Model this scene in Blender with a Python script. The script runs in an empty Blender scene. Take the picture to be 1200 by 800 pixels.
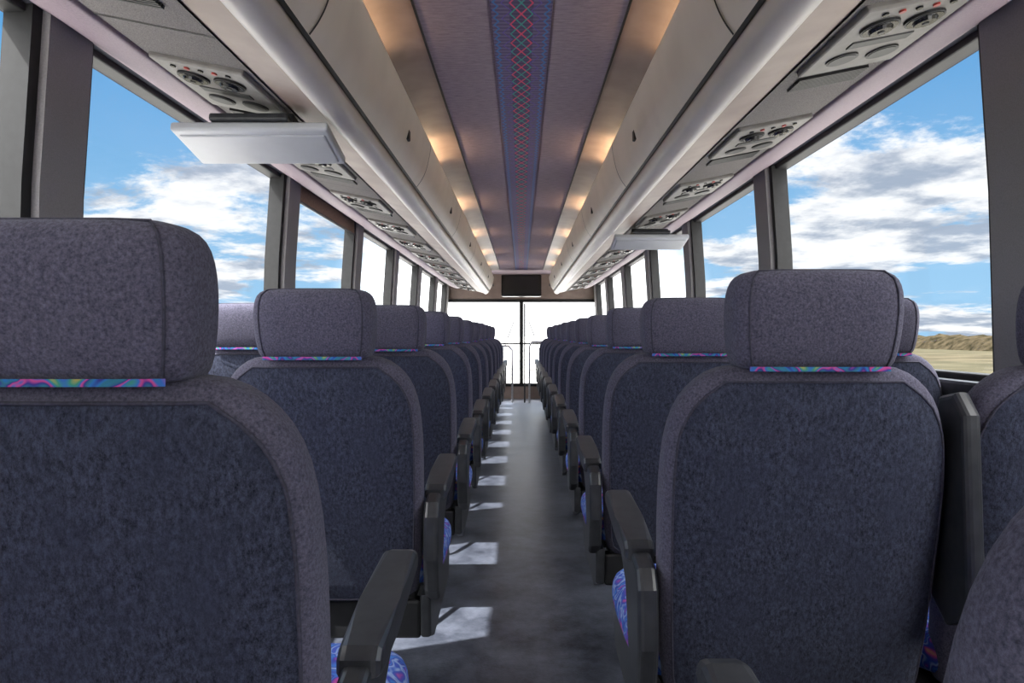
import bpy, bmesh, math, random
from mathutils import Vector, noise as mnoise
random.seed(4)
S=bpy.context.scene
C=S.collection
CH=1.03   # eye height

# ------------------------------------------------------------ materials
def nt(name):
    m=bpy.data.materials.new(name); m.use_nodes=True
    t=m.node_tree; b=t.nodes['Principled BSDF']
    return m,t,b
def lin(c):
    return tuple(((x/255)/12.92 if x/255<=0.04045 else ((x/255+0.055)/1.055)**2.4) for x in c)+(1,)
def simple(name,c1,c2=None,rough=.6,scale=60,detail=4,bump=0,metal=0,sheen=0,spec=.5,stretch=(1,1,1),scale2=None,c3=None,lo=.35,hi=.65,nr=.5):
    m,t,b=nt(name)
    c1=lin(c1); c2=lin(c2) if c2 else tuple(min(1,x*1.2) for x in c1[:3])+(1,)
    tc=t.nodes.new('ShaderNodeTexCoord'); mp=t.nodes.new('ShaderNodeMapping'); mp.inputs['Scale'].default_value=stretch
    t.links.new(tc.outputs['Object'],mp.inputs['Vector'])
    n=t.nodes.new('ShaderNodeTexNoise'); n.inputs['Scale'].default_value=scale; n.inputs['Detail'].default_value=detail; n.inputs['Roughness'].default_value=nr
    t.links.new(mp.outputs[0],n.inputs['Vector'])
    r=t.nodes.new('ShaderNodeValToRGB'); r.color_ramp.elements[0].position=lo; r.color_ramp.elements[1].position=hi
    r.color_ramp.elements[0].color=c1; r.color_ramp.elements[1].color=c2
    t.links.new(n.outputs['Fac'],r.inputs[0]); out=r.outputs[0]
    if c3:
        n2=t.nodes.new('ShaderNodeTexNoise'); n2.inputs['Scale'].default_value=scale2; n2.inputs['Detail'].default_value=6
        n2.inputs['Roughness'].default_value=.7
        t.links.new(mp.outputs[0],n2.inputs['Vector'])
        r2=t.nodes.new('ShaderNodeMapRange'); r2.inputs[1].default_value=.42; r2.inputs[2].default_value=.72; r2.inputs[4].default_value=.7
        t.links.new(n2.outputs['Fac'],r2.inputs[0])
        mx=t.nodes.new('ShaderNodeMix'); mx.data_type='RGBA'
        t.links.new(r2.outputs[0],mx.inputs[0]); t.links.new(out,mx.inputs[6]); mx.inputs[7].default_value=lin(c3); out=mx.outputs[2]
    t.links.new(out,b.inputs['Base Color'])
    b.inputs['Roughness'].default_value=rough; b.inputs['Metallic'].default_value=metal
    b.inputs['Specular IOR Level'].default_value=spec
    if sheen: b.inputs['Sheen Weight'].default_value=sheen; b.inputs['Sheen Roughness'].default_value=.5
    if bump:
        bp=t.nodes.new('ShaderNodeBump'); bp.inputs['Strength'].default_value=bump; bp.inputs['Distance'].default_value=.002
        t.links.new(n.outputs['Fac'],bp.inputs['Height']); t.links.new(bp.outputs[0],b.inputs['Normal'])
    return m

M={}
M['fab']=simple('lavender_fabric',(58,57,70),(112,110,128),1,260,5,.7,sheen=.12,spec=.05,lo=.3,hi=.72,nr=.7)
M['panel']=simple('charcoal_fabric',(16,19,27),(96,101,122),1,130,6,.8,sheen=.05,spec=.03,scale2=14,c3=(58,62,78),lo=.34,hi=.76,stretch=(1.3,1,.8),nr=.9)
M['pipe']=simple('piping',(52,52,64),(68,67,82),.9,200)
M['black']=simple('black_plastic',(42,44,48),(54,56,60),.36,40,bump=.03)
M['blackm']=simple('black_frame',(18,19,22),(30,31,34),.5,30)
M['rubber']=simple('rubber_gasket',(12,13,15),(22,23,25),.6,40)
M['pillar']=simple('pillar_grey',(126,124,126),(136,134,136),.7,300)
M['wallc']=simple('wall_carpet',(40,42,50),(56,58,68),.95,300,bump=.2)
M['ceil']=simple('ceiling_fabric',(130,117,126),(168,154,161),1,36,7,.4,stretch=(.6,3,1),lo=.3,hi=.7,spec=.05,nr=.75)
M['mauve']=simple('mauve_panel',(138,120,112),(152,134,125),.45,8)
M['mauvetrim']=simple('mauve_trim',(128,113,124),(142,127,136),.6,200)
M['door']=simple('bin_door',(228,221,208),(236,229,216),.45,6)
M['rail']=simple('bin_rail',(208,203,197),(216,211,205),.38,6)
M['carpet']=simple('rack_carpet',(96,93,92),(134,130,128),1,380,4,.4)
M['psu']=simple('psu_plastic',(106,103,100),(118,115,112),.5,30)
M['mon']=simple('monitor_shell',(180,184,190),(188,192,198),.35,8)
M['screen']=simple('dark_screen',(20,21,24),(28,29,32),.25,8)
M['red']=simple('red_button',(150,50,46),(170,60,56),.4,30)
M['chrome']=simple('brushed_metal',(190,190,192),(210,210,212),.3,40,metal=.9)
M['concrete']=simple('concrete_lot',(172,170,166),(190,188,184),.9,.6)
M['field']=simple('dry_field',(50,47,38),(70,65,53),1,.25,6,scale2=.03,c3=(54,55,44),spec=0)
M['hedge']=simple('hedge_leaves',(28,26,18),(54,48,37),1,.9,6,spec=0)
M['shade']=simple('sunshade_cloth',(122,100,78),(140,118,94),.8,80)

def floor_mat():
    m,t,b=nt('vinyl_floor'); tc=t.nodes.new('ShaderNodeTexCoord')
    n=t.nodes.new('ShaderNodeTexNoise'); n.inputs['Scale'].default_value=7; n.inputs['Detail'].default_value=12; n.inputs['Roughness'].default_value=.78
    t.links.new(tc.outputs['Object'],n.inputs['Vector'])
    r=t.nodes.new('ShaderNodeValToRGB'); r.color_ramp.elements[0].position=.34; r.color_ramp.elements[1].position=.68
    r.color_ramp.elements[0].color=lin((34,38,48)); r.color_ramp.elements[1].color=lin((100,105,118))
    t.links.new(n.outputs['Fac'],r.inputs[0]); t.links.new(r.outputs[0],b.inputs['Base Color'])
    mr=t.nodes.new('ShaderNodeMapRange'); mr.inputs[3].default_value=.22; mr.inputs[4].default_value=.5
    t.links.new(n.outputs['Fac'],mr.inputs[0]); t.links.new(mr.outputs[0],b.inputs['Roughness'])
    n2=t.nodes.new('ShaderNodeTexNoise'); n2.inputs['Scale'].default_value=120
    t.links.new(tc.outputs['Object'],n2.inputs['Vector'])
    bp=t.nodes.new('ShaderNodeBump'); bp.inputs['Strength'].default_value=.18; bp.inputs['Distance'].default_value=.002
    t.links.new(n2.outputs['Fac'],bp.inputs['Height']); t.links.new(bp.outputs[0],b.inputs['Normal'])
    return m
M['floor']=floor_mat()

def pattern_mat(name,scale,cols):
    m,t,b=nt(name); tc=t.nodes.new('ShaderNodeTexCoord')
    v=t.nodes.new('ShaderNodeTexNoise'); v.inputs['Scale'].default_value=scale; v.inputs['Detail'].default_value=1; v.inputs['Distortion'].default_value=.8
    mp=t.nodes.new('ShaderNodeMapping'); mp.inputs['Rotation'].default_value=(.3,.2,.6)
    t.links.new(tc.outputs['Object'],mp.inputs[0]); t.links.new(mp.outputs[0],v.inputs['Vector'])
    r=t.nodes.new('ShaderNodeValToRGB')
    e=r.color_ramp.elements; e[0].position=cols[0][0]; e[0].color=lin(cols[0][1]); e[1].position=cols[1][0]; e[1].color=lin(cols[1][1])
    for p,c in cols[2:]:
        k=e.new(p); k.color=lin(c)
    t.links.new(v.outputs['Fac'],r.inputs[0]); t.links.new(r.outputs[0],b.inputs['Base Color'])
    b.inputs['Roughness'].default_value=.95; b.inputs['Specular IOR Level'].default_value=.1
    return m
M['pat']=pattern_mat('patterned_fabric',24,((.28,(170,70,130)),(.36,(60,60,140)),(.43,(60,110,180)),(.48,(54,60,140)),(.53,(130,150,190)),(.57,(50,80,160)),(.63,(90,70,150)),(.69,(190,84,130)),(.75,(200,180,90))))
M['band']=pattern_mat('patterned_band',30,((.26,(170,70,140)),(.34,(60,60,130)),(.42,(50,115,185)),(.47,(56,120,140)),(.52,(60,60,140)),(.56,(200,80,140)),(.61,(60,110,190)),(.67,(70,150,120)),(.75,(200,170,80))))

def strip_mat():
    m,t,b=nt('ceiling_strip_pattern'); N=t.nodes; L=t.links
    tc=N.new('ShaderNodeTexCoord'); sx=N.new('ShaderNodeSeparateXYZ'); L.new(tc.outputs['Object'],sx.inputs[0])
    def ma(op,a,b_=None,c=None):
        n=N.new('ShaderNodeMath'); n.operation=op
        for i,v in enumerate((a,b_,c)):
            if v is None: continue
            if isinstance(v,(int,float)): n.inputs[i].default_value=v
            else: L.new(v,n.inputs[i])
        return n.outputs[0]
    x=ma('ABSOLUTE',sx.outputs[0]); y=sx.outputs[1]
    def zig(per,amp,ph,w,base=0):
        pp=ma('PINGPONG',ma('ADD',y,ph),per); pp=ma('MULTIPLY_ADD',pp,amp/per,base)
        return ma('LESS_THAN',ma('ABSOLUTE',ma('SUBTRACT',x,pp)),w)
    z1=zig(.07,.034,0,.0030); z2=zig(.07,.034,.07,.0026); z3=zig(.025,.014,0,.0035,.070); z4=zig(.05,.03,.02,.002,.03)
    st=ma('LESS_THAN',ma('PINGPONG',y,.012),.005)
    def mix(f,a,b_):
        n=N.new('ShaderNodeMix'); n.data_type='RGBA'
        if isinstance(f,(int,float)): n.inputs[0].default_value=f
        else: L.new(f,n.inputs[0])
        for i,v in ((6,a),(7,b_)):
            if isinstance(v,tuple): n.inputs[i].default_value=v
            else: L.new(v,n.inputs[i])
        return n.outputs[2]
    base=mix(st,lin((84,76,108)),lin((104,96,128)))
    center=ma('LESS_THAN',x,.036)
    base=mix(ma('MULTIPLY',center,.5),base,lin((54,46,78)))
    c=mix(z3,base,lin((64,110,166)))
    c=mix(z4,c,lin((94,78,154)))
    c=mix(z1,c,lin((204,74,104)))
    c=mix(z2,c,lin((60,146,136)))
    L.new(c,b.inputs['Base Color']); b.inputs['Roughness'].default_value=.9
    return m
M['strip']=strip_mat()

def glass_mat():
    m=bpy.data.materials.new('window_glass'); m.use_nodes=True; t=m.node_tree; t.nodes.clear()
    o=t.nodes.new('ShaderNodeOutputMaterial'); mx=t.nodes.new('ShaderNodeMixShader')
    tr=t.nodes.new('ShaderNodeBsdfTransparent'); gl=t.nodes.new('ShaderNodeBsdfGlossy'); gl.inputs['Roughness'].default_value=.03
    tr.inputs[0].default_value=(.98,.99,1,1)
    mx.inputs[0].default_value=.05; t.links.new(tr.outputs[0],mx.inputs[1]); t.links.new(gl.outputs[0],mx.inputs[2]); t.links.new(mx.outputs[0],o.inputs[0])
    return m
M['glass']=glass_mat()

# ------------------------------------------------------------ mesh helpers
def mk(name,bm,mats,parent=None,smooth=False,sub=0):
    me=bpy.data.meshes.new(name); bmesh.ops.recalc_face_normals(bm,faces=bm.faces); bm.to_mesh(me); bm.free()
    for m in (mats if isinstance(mats,list) else [mats]): me.materials.append(m)
    if smooth:
        for p in me.polygons: p.use_smooth=True
    return ob(name,me,parent,sub)
def ob(name,me,parent=None,sub=0):
    o=bpy.data.objects.new(name,me); C.objects.link(o)
    if parent: o.parent=parent
    if sub:
        s=o.modifiers.new('s','SUBSURF'); s.levels=sub; s.render_levels=sub
    return o
def empty(name,loc=(0,0,0),rot=(0,0,0),sc=(1,1,1)):
    e=bpy.data.objects.new(name,None); e.empty_display_size=.1; e.location=loc; e.rotation_euler=rot; e.scale=sc; C.objects.link(e); return e
def boxbm(bm,x0,x1,y0,y1,z0,z1,bev=0,mi=0,seg=2):
    vs=[bm.verts.new((x,y,z)) for x in (x0,x1) for y in (y0,y1) for z in (z0,z1)]
    fs=[bm.faces.new([vs[i] for i in f]) for f in ((0,1,3,2),(4,6,7,5),(0,4,5,1),(2,3,7,6),(0,2,6,4),(1,5,7,3))]
    for f in fs: f.material_index=mi
    if bev:
        es=list({e for f in fs for e in f.edges})
        r=bmesh.ops.bevel(bm,geom=es,offset=bev,segments=seg,affect='EDGES',profile=.5)
        for f in r['faces']: f.material_index=mi
def box(name,x0,x1,y0,y1,z0,z1,mat,bev=0,parent=None):
    bm=bmesh.new(); boxbm(bm,x0,x1,y0,y1,z0,z1,bev); return mk(name,bm,mat,parent)
def prismbm(bm,pts,x0,x1,bev=0,mi=0):
    a=[bm.verts.new((x0,p[0],p[1])) for p in pts]; b=[bm.verts.new((x1,p[0],p[1])) for p in pts]
    fs=[bm.faces.new(a),bm.faces.new(b[::-1])]
    n=len(pts)
    for i in range(n): fs.append(bm.faces.new((a[i],b[i],b[(i+1)%n],a[(i+1)%n])))
    for f in fs: f.material_index=mi
    if bev:
        es=list({e for f in fs[:2] for e in f.edges})
        bmesh.ops.bevel(bm,geom=es,offset=bev,segments=3,affect='EDGES',profile=.5)
def cylbm(bm,r,z0,z1,cx,cy,n=24,mi=0,r2=None):
    r2=r if r2 is None else r2
    a=[bm.verts.new((cx+r*math.cos(2*math.pi*i/n),cy+r*math.sin(2*math.pi*i/n),z0)) for i in range(n)]
    b=[bm.verts.new((cx+r2*math.cos(2*math.pi*i/n),cy+r2*math.sin(2*math.pi*i/n),z1)) for i in range(n)]
    fs=[bm.faces.new(a[::-1]),bm.faces.new(b)]+[bm.faces.new((a[i],a[(i+1)%n],b[(i+1)%n],b[i])) for i in range(n)]
    for f in fs: f.material_index=mi
def tube(name,pts,r,mat,parent=None,cyc=False):
    cu=bpy.data.curves.new(name,'CURVE'); cu.dimensions='3D'; cu.bevel_depth=r; cu.bevel_resolution=3
    sp=cu.splines.new('POLY'); sp.points.add(len(pts)-1)
    for q,p in zip(sp.points,pts): q.co=(*p,1)
    sp.use_cyclic_u=cyc; sp.use_smooth=True
    cu.materials.append(mat)
    return ob(name,cu,parent)
def catmull(p,n=6):
    out=[]
    P=[p[0]]+list(p)+[p[-1]]
    for i in range(1,len(P)-2):
        for k in range(n):
            t=k/n; r=[]
            for d in range(2):
                a,b,c,e=P[i-1][d],P[i][d],P[i+1][d],P[i+2][d]
                r.append(.5*(2*b+(c-a)*t+(2*a-5*b+4*c-e)*t*t+(3*b-a-3*c+e)*t**3))
            out.append(tuple(r))
    out.append(p[-1]); return out
def extr(name,pts,y0,y1,mat,parent=None,smooth=True,side=1):
    bm=bmesh.new(); ny=max(1,int((y1-y0)/1.0)); rows=[]
    for j in range(ny+1):
        y=y0+(y1-y0)*j/ny; rows.append([bm.verts.new((side*p[0],y,CH+p[1])) for p in pts])
    for j in range(ny):
        for i in range(len(pts)-1):
            bm.faces.new((rows[j][i],rows[j+1][i],rows[j+1][i+1],rows[j][i+1]))
    return mk(name,bm,mat,parent,smooth)
EX=3.4
def loftbm(rows,n=40,ex=EX):
    bm=bmesh.new(); L=[]
    for (z,a,b,yc) in rows:
        lp=[]
        for i in range(n):
            t=2*math.pi*i/n; c,s=math.cos(t),math.sin(t)
            lp.append(bm.verts.new((a*math.copysign(abs(c)**(2/ex),c), yc+b*math.copysign(abs(s)**(2/ex),s), z)))
        L.append(lp)
    for A,B in zip(L,L[1:]):
        for i in range(n): bm.faces.new((A[i],A[(i+1)%n],B[(i+1)%n],B[i]))
    bm.faces.new(L[0][::-1]); bm.faces.new(L[-1]); return bm

# ------------------------------------------------------------ SEATS (shared part meshes)
def yb(z): return (1.135-z)*.16
body=[(.375,.175,.025),(.385,.208,.045),(.41,.226,.056),(.50,.232,.062),(.60,.236,.064),(.70,.239,.065),(.79,.239,.063),(.86,.234,.060),(.91,.221,.056),(.945,.199,.050),(.970,.168,.042),(.985,.132,.030)]
bodyrows=[(z,a,b,yb(z)+.065) for z,a,b in body]
def bi(z):
    for (z0,a0,b0,c0),(z1,a1,b1,c1) in zip(bodyrows,bodyrows[1:]):
        if z0<=z<=z1:
            t=(z-z0)/(z1-z0); return a0+(a1-a0)*t,b0+(b1-b0)*t,c0+(c1-c0)*t
    return bodyrows[-1][1:]
P={}
def reg(key,o):  # keep mesh data, delete the template
    P[key]=(o.data,[m.levels for m in o.modifiers]); bpy.data.objects.remove(o)
reg('backrest',mk('backrest',loftbm(bodyrows),M['fab'],smooth=True,sub=1))
hr=[(.973,.112,.03),(.979,.126,.046),(.995,.131,.053),(1.03,.136,.057),(1.07,.138,.058),(1.10,.136,.056),(1.12,.130,.050),(1.132,.117,.038),(1.137,.088,.022)]
hrows=[(z,a,b,yb(z)*.6+.058) for z,a,b in hr]
reg('headrest',mk('headrest',loftbm(hrows,ex=4.2),M['fab'],smooth=True,sub=1))
# headrest seam around the rear face
k=.5**(1/4.2)
hp=[(-a*k,c-b*k,z) for z,a,b,c in hrows[1:-1]]; hq=[(a*k,c-b*k,z) for z,a,b,c in hrows[1:-1]]
reg('headrest_seam',tube('headrest_seam',hp+[(x,hrows[-2][3]-hrows[-2][2]*.8,1.1335) for x in (-.06,0,.06)]+hq[::-1],.0016,M['pipe']))
def panel():
    bm=bmesh.new(); zs=[.392+(.955-.392)*i/26 for i in range(27)]; rows=[]; outl=[]; outr=[]
    for z in zs:
        a,b,c=bi(z); w=a-.017
        tt=(z-.392)/(.955-.392)
        if tt<.05: w-=.02*(1-tt/.05)
        if tt>.82: w-=.026*((tt-.82)/.18)**2
        r=[]
        for k in range(25):
            x=-w+2*w*k/24; y=c-b*(max(0,1-abs(x/a)**EX))**(1/EX)-.003
            r.append(bm.verts.new((x,y,z)))
        rows.append(r); outl.append(r[0].co.copy()); outr.append(r[-1].co.copy())
    for A,B in zip(rows,rows[1:]):
        for i in range(24): bm.faces.new((A[i],A[i+1],B[i+1],B[i]))
    top=[v.co.copy() for v in rows[-1]][1:-1]; bot=[v.co.copy() for v in rows[0]][1:-1]
    path=outl+top+outr[::-1]+bot[::-1]
    return mk('back_panel',bm,M['panel'],smooth=True),path
pn,path=panel(); reg('back_panel',pn)
reg('piping',tube('piping',path,.0022,M['pipe'],cyc=True))
bm=bmesh.new()
rows=[]
for z in (.973,.9805):
    r=[]
    for k in range(21):
        x=-.112+.224*k/20
        y=yb(.97)*.6+.058-.0475*(1-abs(x/.133)**4.2)**(1/4.2)-.004
        r.append(bm.verts.new((x,y,z)))
    rows.append(r)
for i in range(20): bm.faces.new((rows[0][i],rows[0][i+1],rows[1][i+1],rows[1][i]))
reg('pattern_band',mk('pattern_band',bm,M['band'],smooth=True))
bm=loftbm([(.405,.235,.19,.37),(.415,.25,.215,.37),(.44,.258,.23,.37),(.47,.257,.228,.372),(.49,.246,.21,.375),(.499,.21,.17,.38)],ex=5)
reg('cushion',mk('cushion',bm,M['pat'],smooth=True,sub=1))
bm=bmesh.new()
prismbm(bm,[(.17,.648),(.185,.660),(.30,.672),(.455,.690),(.478,.684),(.484,.668),(.470,.652),(.30,.632),(.19,.618),(.17,.626)],.185,.240,.012)
prismbm(bm,[(.095,.60),(.115,.632),(.17,.642),(.20,.640),(.36,.645),(.40,.638),(.30,.605),(.230,.575),(.210,.52),(.205,.44),(.185,.40),(.14,.39),(.11,.42),(.09,.50)],.196,.232,.010)
o=mk('armrest_aisle',bm,M['black']); reg('armrest_aisle',o)
bm=bmesh.new()
prismbm(bm,[(.13,.405),(.30,.40),(.565,.395),(.58,.37),(.55,.30),(.22,.27),(.14,.30)],.218,.244,.008)
reg('side_panel',mk('side_panel',bm,M['black']))
bm=bmesh.new()
prismbm(bm,[(.03,.58),(.045,.90),(.075,.935),(.12,.925),(.13,.87),(.15,.58),(.10,.54)],.712,.742,.010)
reg('armrest_center',mk('armrest_center',bm,M['black']))
bm=bmesh.new()
boxbm(bm,.245,1.20,.15,.19,.29,.385,.008)
boxbm(bm,.245,1.20,.48,.52,.30,.36,.008)
boxbm(bm,.26,1.19,.16,.56,.375,.405,.006)
for xx in (.38,.80):
    prismbm(bm,[(.16,.30),(.52,.30),(.50,.24),(.38,.20),(.40,.03),(.50,.0),(.12,.0),(.22,.03),(.26,.20),(.17,.24)],xx,xx+.045,.005)
boxbm(bm,.36,.92,.14,.50,.0,.015,.004)
reg('frame',mk('frame',bm,M['blackm']))
reg('footrest',tube('footrest',[(.42,.19,.31),(.42,.02,.17),(.44,.0,.16),(1.12,.0,.16),(1.14,.02,.17),(1.14,.19,.31)],.012,M['blackm']))

def inst(key,parent,loc=(0,0,0)):
    d,subs=P[key]; o=bpy.data.objects.new(key,d); C.objects.link(o); o.parent=parent; o.location=loc
    for s in subs:
        m=o.modifiers.new('s','SUBSURF'); m.levels=s; m.render_levels=s
def seatpair(y,side,dz=0,px=0):
    e=empty('coach_seat_pair',(px,y,0),(0,0,0),(side,1,1))
    for cx in (.474,.972):
        j=random.uniform(-.008,.008); jz=random.uniform(-.004,.004)
        for k in ('backrest','headrest','headrest_seam','back_panel','piping','pattern_band','cushion'): inst(k,e,((cx if k!='cushion' else (.458 if cx<.6 else .968)),j if k!='cushion' else 0,dz+jz if k!='cushion' else 0))
    for k in ('armrest_aisle','side_panel','armrest_center','frame','footrest'): inst(k,e)
LY=[-.14,.65,1.55]+[2.42+.82*i for i in range(9)]
RY=[.27,1.08,1.91]+[2.74+.82*i for i in range(9)]
for i,y in enumerate(LY): seatpair(y,-1,.008 if i==1 else .002,.020 if i==1 else 0)
for y in RY: seatpair(y,1)

# ------------------------------------------------------------ SHELL
Y0,Y1=-1.7,11.25
box('floor',-1.26,1.26,Y0,Y1,-.06,0,M['floor'])
box('ceiling',-.46,.46,Y0,Y1,2.0,2.04,M['ceil'])
box('roof',-1.32,1.32,Y0-.05,Y1+.05,2.06,2.14,M['pillar'])
bm=bmesh.new(); boxbm(bm,-.092,.092,Y0+.05,10.4,1.992,1.9985,.002); mk('ceiling_pattern_strip',bm,M['strip'])
for s,nm in ((-1,'left'),(1,'right')):
    xx=.317
    box('trim_ceiling_'+nm,s*xx-.003,s*xx+.003,Y0+.05,10.4,1.990,1.9995,M['rubber'],.001)
PIL={-1:[.2,1.80,3.58,5.05,6.55,8.07,9.64],1:[.1,1.68,3.40,4.95,6.5,8.07,9.64]}
for s,nm in ((-1,'left'),(1,'right')):
    pil=PIL[s]
    bm=bmesh.new()
    xs=sorted((s*1.225,s*1.28)); boxbm(bm,xs[0],xs[1],Y0,Y1,-.06,.87)
    boxbm(bm,*sorted((s*1.16,s*1.28)),Y0,Y1,1.825,2.08)
    boxbm(bm,*sorted((s*1.19,s*1.29)),Y0,Y0+.5,.85,1.85)
    mk('wall_'+nm,bm,M['wallc'])
    bm=bmesh.new(); boxbm(bm,*sorted((s*1.20,s*1.275)),Y0+.02,Y1-.02,.85,.905,.01); mk('trim_sill_'+nm,bm,M['black'])
    bm=bmesh.new(); boxbm(bm,*sorted((s*1.205,s*1.222)),Y0+.02,Y1-.02,0.005,.12,.005); mk('baseboard_'+nm,bm,M['black'])
    for i,y in enumerate(pil+[11.1]):
        w=.105 if y<11 else .13
        bm=bmesh.new()
        def q(xb,xt,ya,yb_,mi):
            vs=[]
            for (z,xin) in ((.88,xb),(1.4,(xb+xt)/2+.008),(1.86,xt)):
                vs.append([bm.verts.new((s*xin,ya,z)),bm.verts.new((s*(xin+.07),ya,z)),bm.verts.new((s*(xin+.07),yb_,z)),bm.verts.new((s*xin,yb_,z))])
            for A,B in zip(vs,vs[1:]):
                for k in range(4):
                    f=bm.faces.new((A[k],A[(k+1)%4],B[(k+1)%4],B[k])); f.material_index=mi
            for A in (vs[0],vs[-1]):
                f=bm.faces.new(A); f.material_index=mi
        q(1.195,1.15,y-w+.02,y+w-.02,0)
        q(1.215,1.17,y-w-.015,y-w+.02,1); q(1.215,1.17,y+w-.02,y+w+.015,1)
        mk('window_pillar',bm,[M['pillar'],M['rubber']])
    ys=[Y0+.45]+pil+[11.1]
    for i in range(len(ys)-1):
        ya=ys[i]+.12; yb2=ys[i+1]-.12
        e=empty(f'window_{(i+1) if s<0 else (i+1+len(ys)-1)}')
        bm=bmesh.new()
        vs=[bm.verts.new((s*1.262,ya,.89)),bm.verts.new((s*1.262,yb2,.89)),bm.verts.new((s*1.225,yb2,1.84)),bm.verts.new((s*1.225,ya,1.84))]
        bm.faces.new(vs); mk('glass',bm,M['glass'],e)
        bm=bmesh.new()
        boxbm(bm,*sorted((s*1.225,s*1.268)),ya-.02,yb2+.02,.895,.925,.006)
        boxbm(bm,*sorted((s*1.19,s*1.245)),ya-.02,yb2+.02,1.805,1.835,.006)
        mk('gasket',bm,M['rubber'],e)
for s,i in ((-1,2),):
    e=empty('roller_sunshade'); ya=PIL[s][i]+.13; yc=PIL[s][i+1]-.13
    bm=bmesh.new(); boxbm(bm,*sorted((s*1.175,s*1.181)),ya,yc,1.74,1.83,.001); mk('cloth',bm,M['shade'],e)
    tube('bar',[(s*1.177,ya,1.735),(s*1.177,yc,1.735)],.008,M['blackm'],e)

bm=bmesh.new()
boxbm(bm,-1.28,1.28,Y0-.05,Y0,-.06,.75); boxbm(bm,-1.28,1.28,Y0-.05,Y0,1.9,2.08)
boxbm(bm,-1.28,-1.12,Y0-.05,Y0,.75,1.9); boxbm(bm,1.12,1.28,Y0-.05,Y0,.75,1.9)
mk('wall_rear',bm,M['wallc'])  # unseen; wide opening added so rear sky light reaches the seat backs
bm=bmesh.new()
boxbm(bm,-1.28,1.28,Y1,Y1+.06,-.06,.22); boxbm(bm,-1.28,1.28,Y1,Y1+.06,1.58,2.08)
mk('wall_front',bm,M['mauve'])
e=empty('window_windshield')
bm=bmesh.new()
boxbm(bm,-.030,.030,Y1-.02,Y1+.03,.22,1.58,.008)
boxbm(bm,-1.2,1.2,Y1-.02,Y1+.03,1.55,1.60,.008); boxbm(bm,-1.2,1.2,Y1-.02,Y1+.03,.20,.25,.008)
boxbm(bm,-1.2,1.2,Y1-.02,Y1+.02,.875,.90,.006)
mk('frame',bm,M['rubber'],e)
bm=bmesh.new(); bm.faces.new([bm.verts.new(p) for p in ((-1.2,Y1+.03,.22),(1.2,Y1+.03,.22),(1.2,Y1+.03,1.58),(-1.2,Y1+.03,1.58))]); mk('glass',bm,M['glass'],e)
for sx in (-1,1):
    tube('windshield_wiper',[(sx*.9,Y1+.08,.3),(sx*.35,Y1+.07,.62),(sx*.12,Y1+.06,1.25)],.008,M['rubber'])
e=empty('dashboard')
bm=bmesh.new(); prismbm(bm,[(10.75,.0),(11.2,.0),(11.2,.80),(11.0,.86),(10.8,.80),(10.75,.6)],-1.15,-.28,.02); mk('console',bm,M['black'],e)
bm=bmesh.new(); prismbm(bm,[(10.95,0),(11.2,0),(11.2,.55),(11.05,.58),(10.95,.5)],.35,1.15,.02); mk('console_right',bm,M['black'],e)
e=empty('steering_wheel',(-.7,10.6,.95),(math.radians(60),0,0))
tube('rim',[(.22*math.cos(i*math.pi/16),.22*math.sin(i*math.pi/16),0) for i in range(32)],.015,M['black'],e,True)
for a in (0,120,240): tube('spoke',[(0,0,-.03),(.21*math.cos(math.radians(a+90)),.21*math.sin(math.radians(a+90)),0)],.012,M['black'],e)
tube('column',[(0,0,-.02),(0,0,-.22)],.03,M['black'],e)
e=empty('entry_handrail')
tube('rail_r',[(.12,10.6,0),(.12,10.6,.85),(.16,10.6,.92),(.5,10.6,.92)],.016,M['chrome'],e)
tube('rail_r2',[(.12,10.6,.5),(.5,10.6,.5)],.012,M['chrome'],e)
tube('rail_r3',[(.05,10.62,1.5),(.05,10.62,0)],.012,M['blackm'],e)
tube('rail_l',[(-.14,10.65,0),(-.14,10.65,.8),(-.20,10.65,.86),(-.4,10.65,.86)],.016,M['chrome'],e)
bm=bmesh.new(); boxbm(bm,-.30,.30,10.45,10.6,1.60,1.93,.02); boxbm(bm,-.26,.26,10.44,10.45,1.63,1.90,.004); mk('front_display_box',bm,M['screen'])

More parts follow.
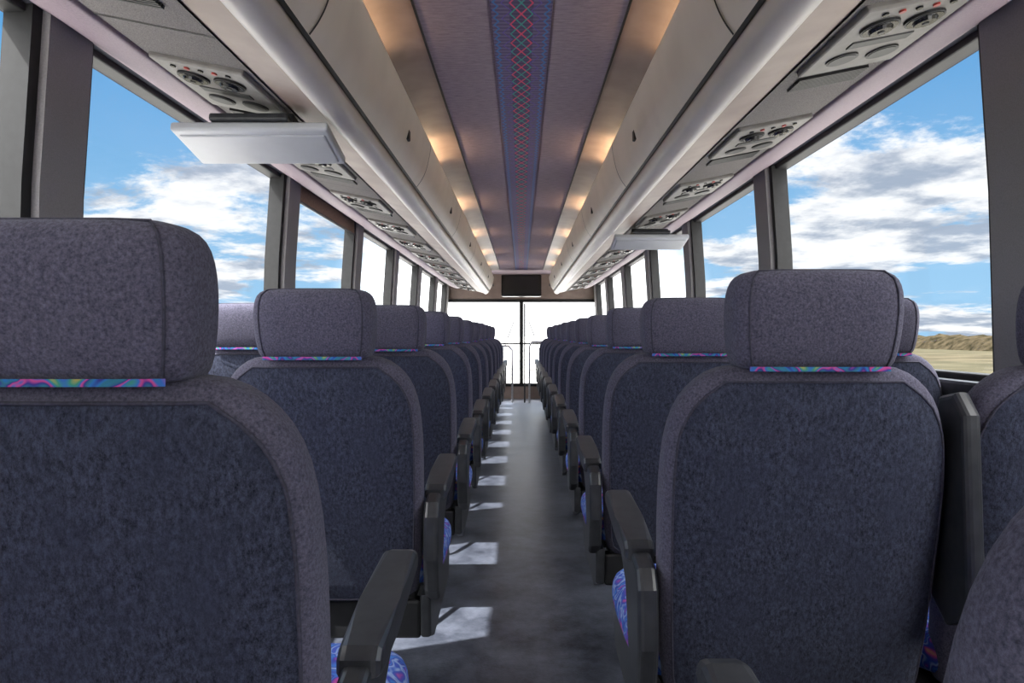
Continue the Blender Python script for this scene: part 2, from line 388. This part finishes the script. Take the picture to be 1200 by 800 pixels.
# ------------------------------------------------------------ luggage racks
RY0,RY1=Y0+.02,10.45
for s in (-1,1):
    e=empty('overhead_luggage_rack')
    extr('cove',catmull([(.320,.968),(.37,.966),(.42,.957),(.47,.935),(.49,.90),(.49,.84)],5),RY0,RY1,M['mauve'],e,True,s)
    extr('bin_doors',catmull([(.47,.872),(.43,.880),(.413,.868),(.415,.82),(.432,.745),(.452,.70),(.474,.668)],6),RY0,RY1,M['door'],e,True,s)
    extr('rail',catmull([(.474,.668),(.482,.662),(.482,.645),(.496,.622),(.525,.608),(.552,.612),(.560,.630)],6),RY0,RY1,M['rail'],e,True,s)
    extr('rail_groove',[(.4735,.6675),(.4805,.6620),(.4805,.6560)],RY0,RY1,M['blackm'],e,False,s)
    extr('inner_strip',[(.556,.622),(.66,.645)],RY0,RY1,M['mauve'],e,False,s)
    extr('carpet_underside',[(.66,.640),(.668,.647),(.93,.70)],RY0,RY1,M['carpet'],e,False,s)
    extr('outer_trim',catmull([(.93,.70),(.94,.690),(.985,.695),(1.06,.725),(1.11,.760),(1.17,.795)],5),RY0,RY1,M['mauvetrim'],e,True,s)
    bm=bmesh.new(); pr=[(.49,.95),(.413,.868),(.432,.745),(.474,.668),(.525,.61),(.66,.645),(.93,.70),(1.17,.795),(1.17,1.0),(.49,1.0)]
    bm.faces.new([bm.verts.new((s*a,RY1,CH+b)) for a,b in pr]); mk('end_cap',bm,M['door'],e)
    prof=catmull([(.425,.882),(.411,.868),(.413,.82),(.430,.744),(.450,.699),(.472,.667)],6)
    y=-.05
    while y<10:
        extr('door_seam',[(a-.001,b-.001) for a,b in prof],y,y+.008,M['rubber'],e,True,s)
        box('door_latch',*sorted((s*.424,s*.440)),y+1.09,y+1.13,CH+.738,CH+.778,M['blackm'],.004,e)
        y+=1.6
    y=.7
    while y<10:
        extr('underside_seam',[(.665,.6445),(.93,.698)],y,y+.006,M['rubber'],e,False,s); y+=.82
bm=bmesh.new()
boxbm(bm,-.12,.12,-.17,.19,-.012,.01,.006,0)
for sx in (-.048,.048):
    cylbm(bm,.040,-.018,-.010,sx,-.075,28,2); cylbm(bm,.036,-.0195,-.0175,sx,-.075,28,1); cylbm(bm,.022,-.026,-.018,sx,-.075,20,1,.026); cylbm(bm,.007,-.028,-.025,sx,-.075,12,2)
    cylbm(bm,.036,-.016,-.011,sx,.10,28,2); cylbm(bm,.031,-.0175,-.0155,sx,.10,28,2)
for i in range(5):
    cylbm(bm,.007,-.016,-.011,-.07+.035*i,-.14,14,3 if i in (1,3) else 1)
boxbm(bm,-.07,.07,.0,.035,-.015,-.01,.002,2)
reg('vent_plate',mk('vent_plate',bm,[M['psu'],M['screen'],M['blackm'],M['red']]))
bm=bmesh.new(); 
for i in range(9): boxbm(bm,-.09,.09,-.04+.01*i,-.034+.01*i,-.006,.004)
reg('speaker_grille',mk('speaker_grille',bm,M['blackm']))
th=math.atan2(.053,.262)
for s,st in ((-1,1.07),(1,.73)):
    k=0
    while st+.82*k<10.2:
        y=st+.82*k; x=.80; z=CH+.647+(x-.668)*.2023-.002
        e=empty('passenger_service_unit',(s*x,y,z),(0,-th*s,0))
        inst('vent_plate',e)
        inst('speaker_grille',e,(0,.28,0))
        k+=1
def monitor(x0,x1,y):
    e=empty('drop_down_monitor',((x0+x1)/2,y,CH+.590),(math.radians(-13),0,0))
    w=(x1-x0)/2
    bm=bmesh.new(); boxbm(bm,-w,w,-.02,.19,-.026,.0,.008,0,3)
    boxbm(bm,-w+.015,w-.015,.01,.17,-.030,-.024,.004,0)
    mk('shell',bm,M['mon'],e)
    bm=bmesh.new(); boxbm(bm,-w*.5,w*.5,.02,.10,-.0,.05,.006); boxbm(bm,-w*.5,w*.5,-.03,.02,.0,.022,.006); mk('hinge_mount',bm,M['black'],e)
monitor(-.98,-.54,1.97); monitor(.55,.99,4.15)

# ------------------------------------------------------------ outside
bm=bmesh.new(); bmesh.ops.create_grid(bm,x_segments=4,y_segments=4,size=600); o=mk('ground_field',bm,M['field']); o.location=(0,200,-1.45)
bm=bmesh.new()
pts=[(-6,-30),(6,-30),(6,20),(150,780),(-150,780),(-6,20)]
bm.faces.new([bm.verts.new((x,y,-1.42)) for x,y in pts]); mk('ground_parking_lot',bm,M['concrete'])
bm=bmesh.new(); nx,ny=5,100; R=[]
for j in range(ny):
    y=-20+j*1.6; r=[]
    for i in range(nx):
        h=[0,.75,1,.8,0][i]*(2.4+.4*mnoise.noise(Vector((j*.23,0,1)))+.5*mnoise.noise(Vector((j*.9,i,5))))
        r.append(bm.verts.new((70+i*2+mnoise.noise(Vector((j*.5,i,9)))*1.5,y,-1.45+max(.0,h))))
    R.append(r)
for A,B in zip(R,R[1:]):
    for i in range(nx-1): bm.faces.new((A[i],A[i+1],B[i+1],B[i]))
mk('hedge_row',bm,M['hedge'])

# ------------------------------------------------------------ lights
def light(name,kind,loc,energy,col=(1,1,1),**k):
    l=bpy.data.lights.new(name,kind); l.energy=energy; l.color=col
    for a,b in k.items(): setattr(l,a,b)
    o=bpy.data.objects.new(name,l); o.location=loc; C.objects.link(o); return o
su=light('sun','SUN',(0,0,20),14,(1,.98,.94),angle=.012)
su.rotation_euler=Vector((1,.42,-1.57)).to_track_quat('-Z','Y').to_euler()
# cove lamps: short tubes hidden in the trough behind the bin-door lip, shining up
for s in (-1,1):
    for i,y in enumerate((-.9,.6,2.1,3.6,5.1,6.6,8.1,9.4)):
        o=light('cove_lamp','AREA',(s*.455,y,CH+.885),.3 if i<3 else .9,(1,.70,.40),shape='RECTANGLE',size=.03,size_y=.45)
        o.rotation_euler=(math.pi,math.radians(-25*s),0)

# ------------------------------------------------------------ world
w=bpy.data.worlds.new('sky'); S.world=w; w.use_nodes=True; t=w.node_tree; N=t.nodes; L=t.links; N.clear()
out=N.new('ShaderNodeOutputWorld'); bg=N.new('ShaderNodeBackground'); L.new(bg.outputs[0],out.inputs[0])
tc=N.new('ShaderNodeTexCoord'); sx=N.new('ShaderNodeSeparateXYZ'); L.new(tc.outputs['Generated'],sx.inputs[0])
X,Y,Z=sx.outputs
def ma(op,a,b=None,c=None,clamp=False):
    n=N.new('ShaderNodeMath'); n.operation=op; n.use_clamp=clamp
    for i,v in enumerate((a,b,c)):
        if v is None: continue
        if isinstance(v,(int,float)): n.inputs[i].default_value=v
        else: L.new(v,n.inputs[i])
    return n.outputs[0]
def mr(v,a,b,c=0,d=1):
    n=N.new('ShaderNodeMapRange'); n.interpolation_type='SMOOTHSTEP'; L.new(v,n.inputs[0])
    for i,q in enumerate((a,b,c,d)): n.inputs[i+1].default_value=q
    return n.outputs[0]
def mixc(f,a,b):
    n=N.new('ShaderNodeMix'); n.data_type='RGBA'
    if isinstance(f,(int,float)): n.inputs[0].default_value=f
    else: L.new(f,n.inputs[0])
    for i,v in ((6,a),(7,b)):
        if isinstance(v,tuple): n.inputs[i].default_value=v
        else: L.new(v,n.inputs[i])
    return n.outputs[2]
zz=ma('ADD',ma('MAXIMUM',Z,0),.16)
cb=N.new('ShaderNodeCombineXYZ'); L.new(ma('DIVIDE',X,zz),cb.inputs[0]); L.new(ma('DIVIDE',Y,zz),cb.inputs[1])
n1=N.new('ShaderNodeTexNoise'); n1.inputs['Scale'].default_value=.95; n1.inputs['Detail'].default_value=12; n1.inputs['Roughness'].default_value=.64; n1.inputs['Distortion'].default_value=.25
L.new(cb.outputs[0],n1.inputs['Vector'])
mp=N.new('ShaderNodeMapping'); mp.inputs['Location'].default_value=(.12,.05,.0); L.new(cb.outputs[0],mp.inputs[0])
n2=N.new('ShaderNodeTexNoise'); n2.inputs['Scale'].default_value=2.2; n2.inputs['Detail'].default_value=10; n2.inputs['Roughness'].default_value=.6; L.new(mp.outputs[0],n2.inputs['Vector'])
dens=ma('ADD',n1.outputs['Fac'],ma('MULTIPLY',X,.06))
dens=ma('ADD',dens,mr(Z,.45,.10,-.03,.05))
cl=mr(dens,.51,.585)
sky=mixc(mr(Z,.0,.42),lin((158,204,238)),lin((88,158,216)))
cloudc=mixc(mr(n2.outputs['Fac'],.38,.56),lin((168,180,198)),(1.02,1.02,1.02,1))
col=mixc(ma('MULTIPLY',cl,.95),sky,cloudc)
haze=mr(Y,.960,.992)
col=mixc(haze,col,(3,3,3,1))
hi=mr(Z,.40,.6); rear_fill=mr(Y,.2,-.4)  # overhead and rear sky, out of view, brightened as added fill for the interior
col=mixc(ma('MAXIMUM',hi,rear_fill),col,(.97,.96,.95,1))
st=ma('ADD',ma('MULTIPLY_ADD',hi,9.5,1),ma('MULTIPLY',rear_fill,2.0))
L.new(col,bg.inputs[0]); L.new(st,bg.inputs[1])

# ------------------------------------------------------------ camera
cd=bpy.data.cameras.new('camera'); cam=bpy.data.objects.new('camera',cd); C.objects.link(cam)
cam.location=(0,0,CH); cam.rotation_euler=(math.pi/2,0,0)
cd.sensor_width=36; cd.lens=820/1200*36; cd.shift_x=-11/1200; cd.shift_y=-8/1200; cd.clip_start=.03; cd.clip_end=2000
S.camera=cam
S.view_settings.view_transform='Standard'; S.view_settings.exposure=0.15
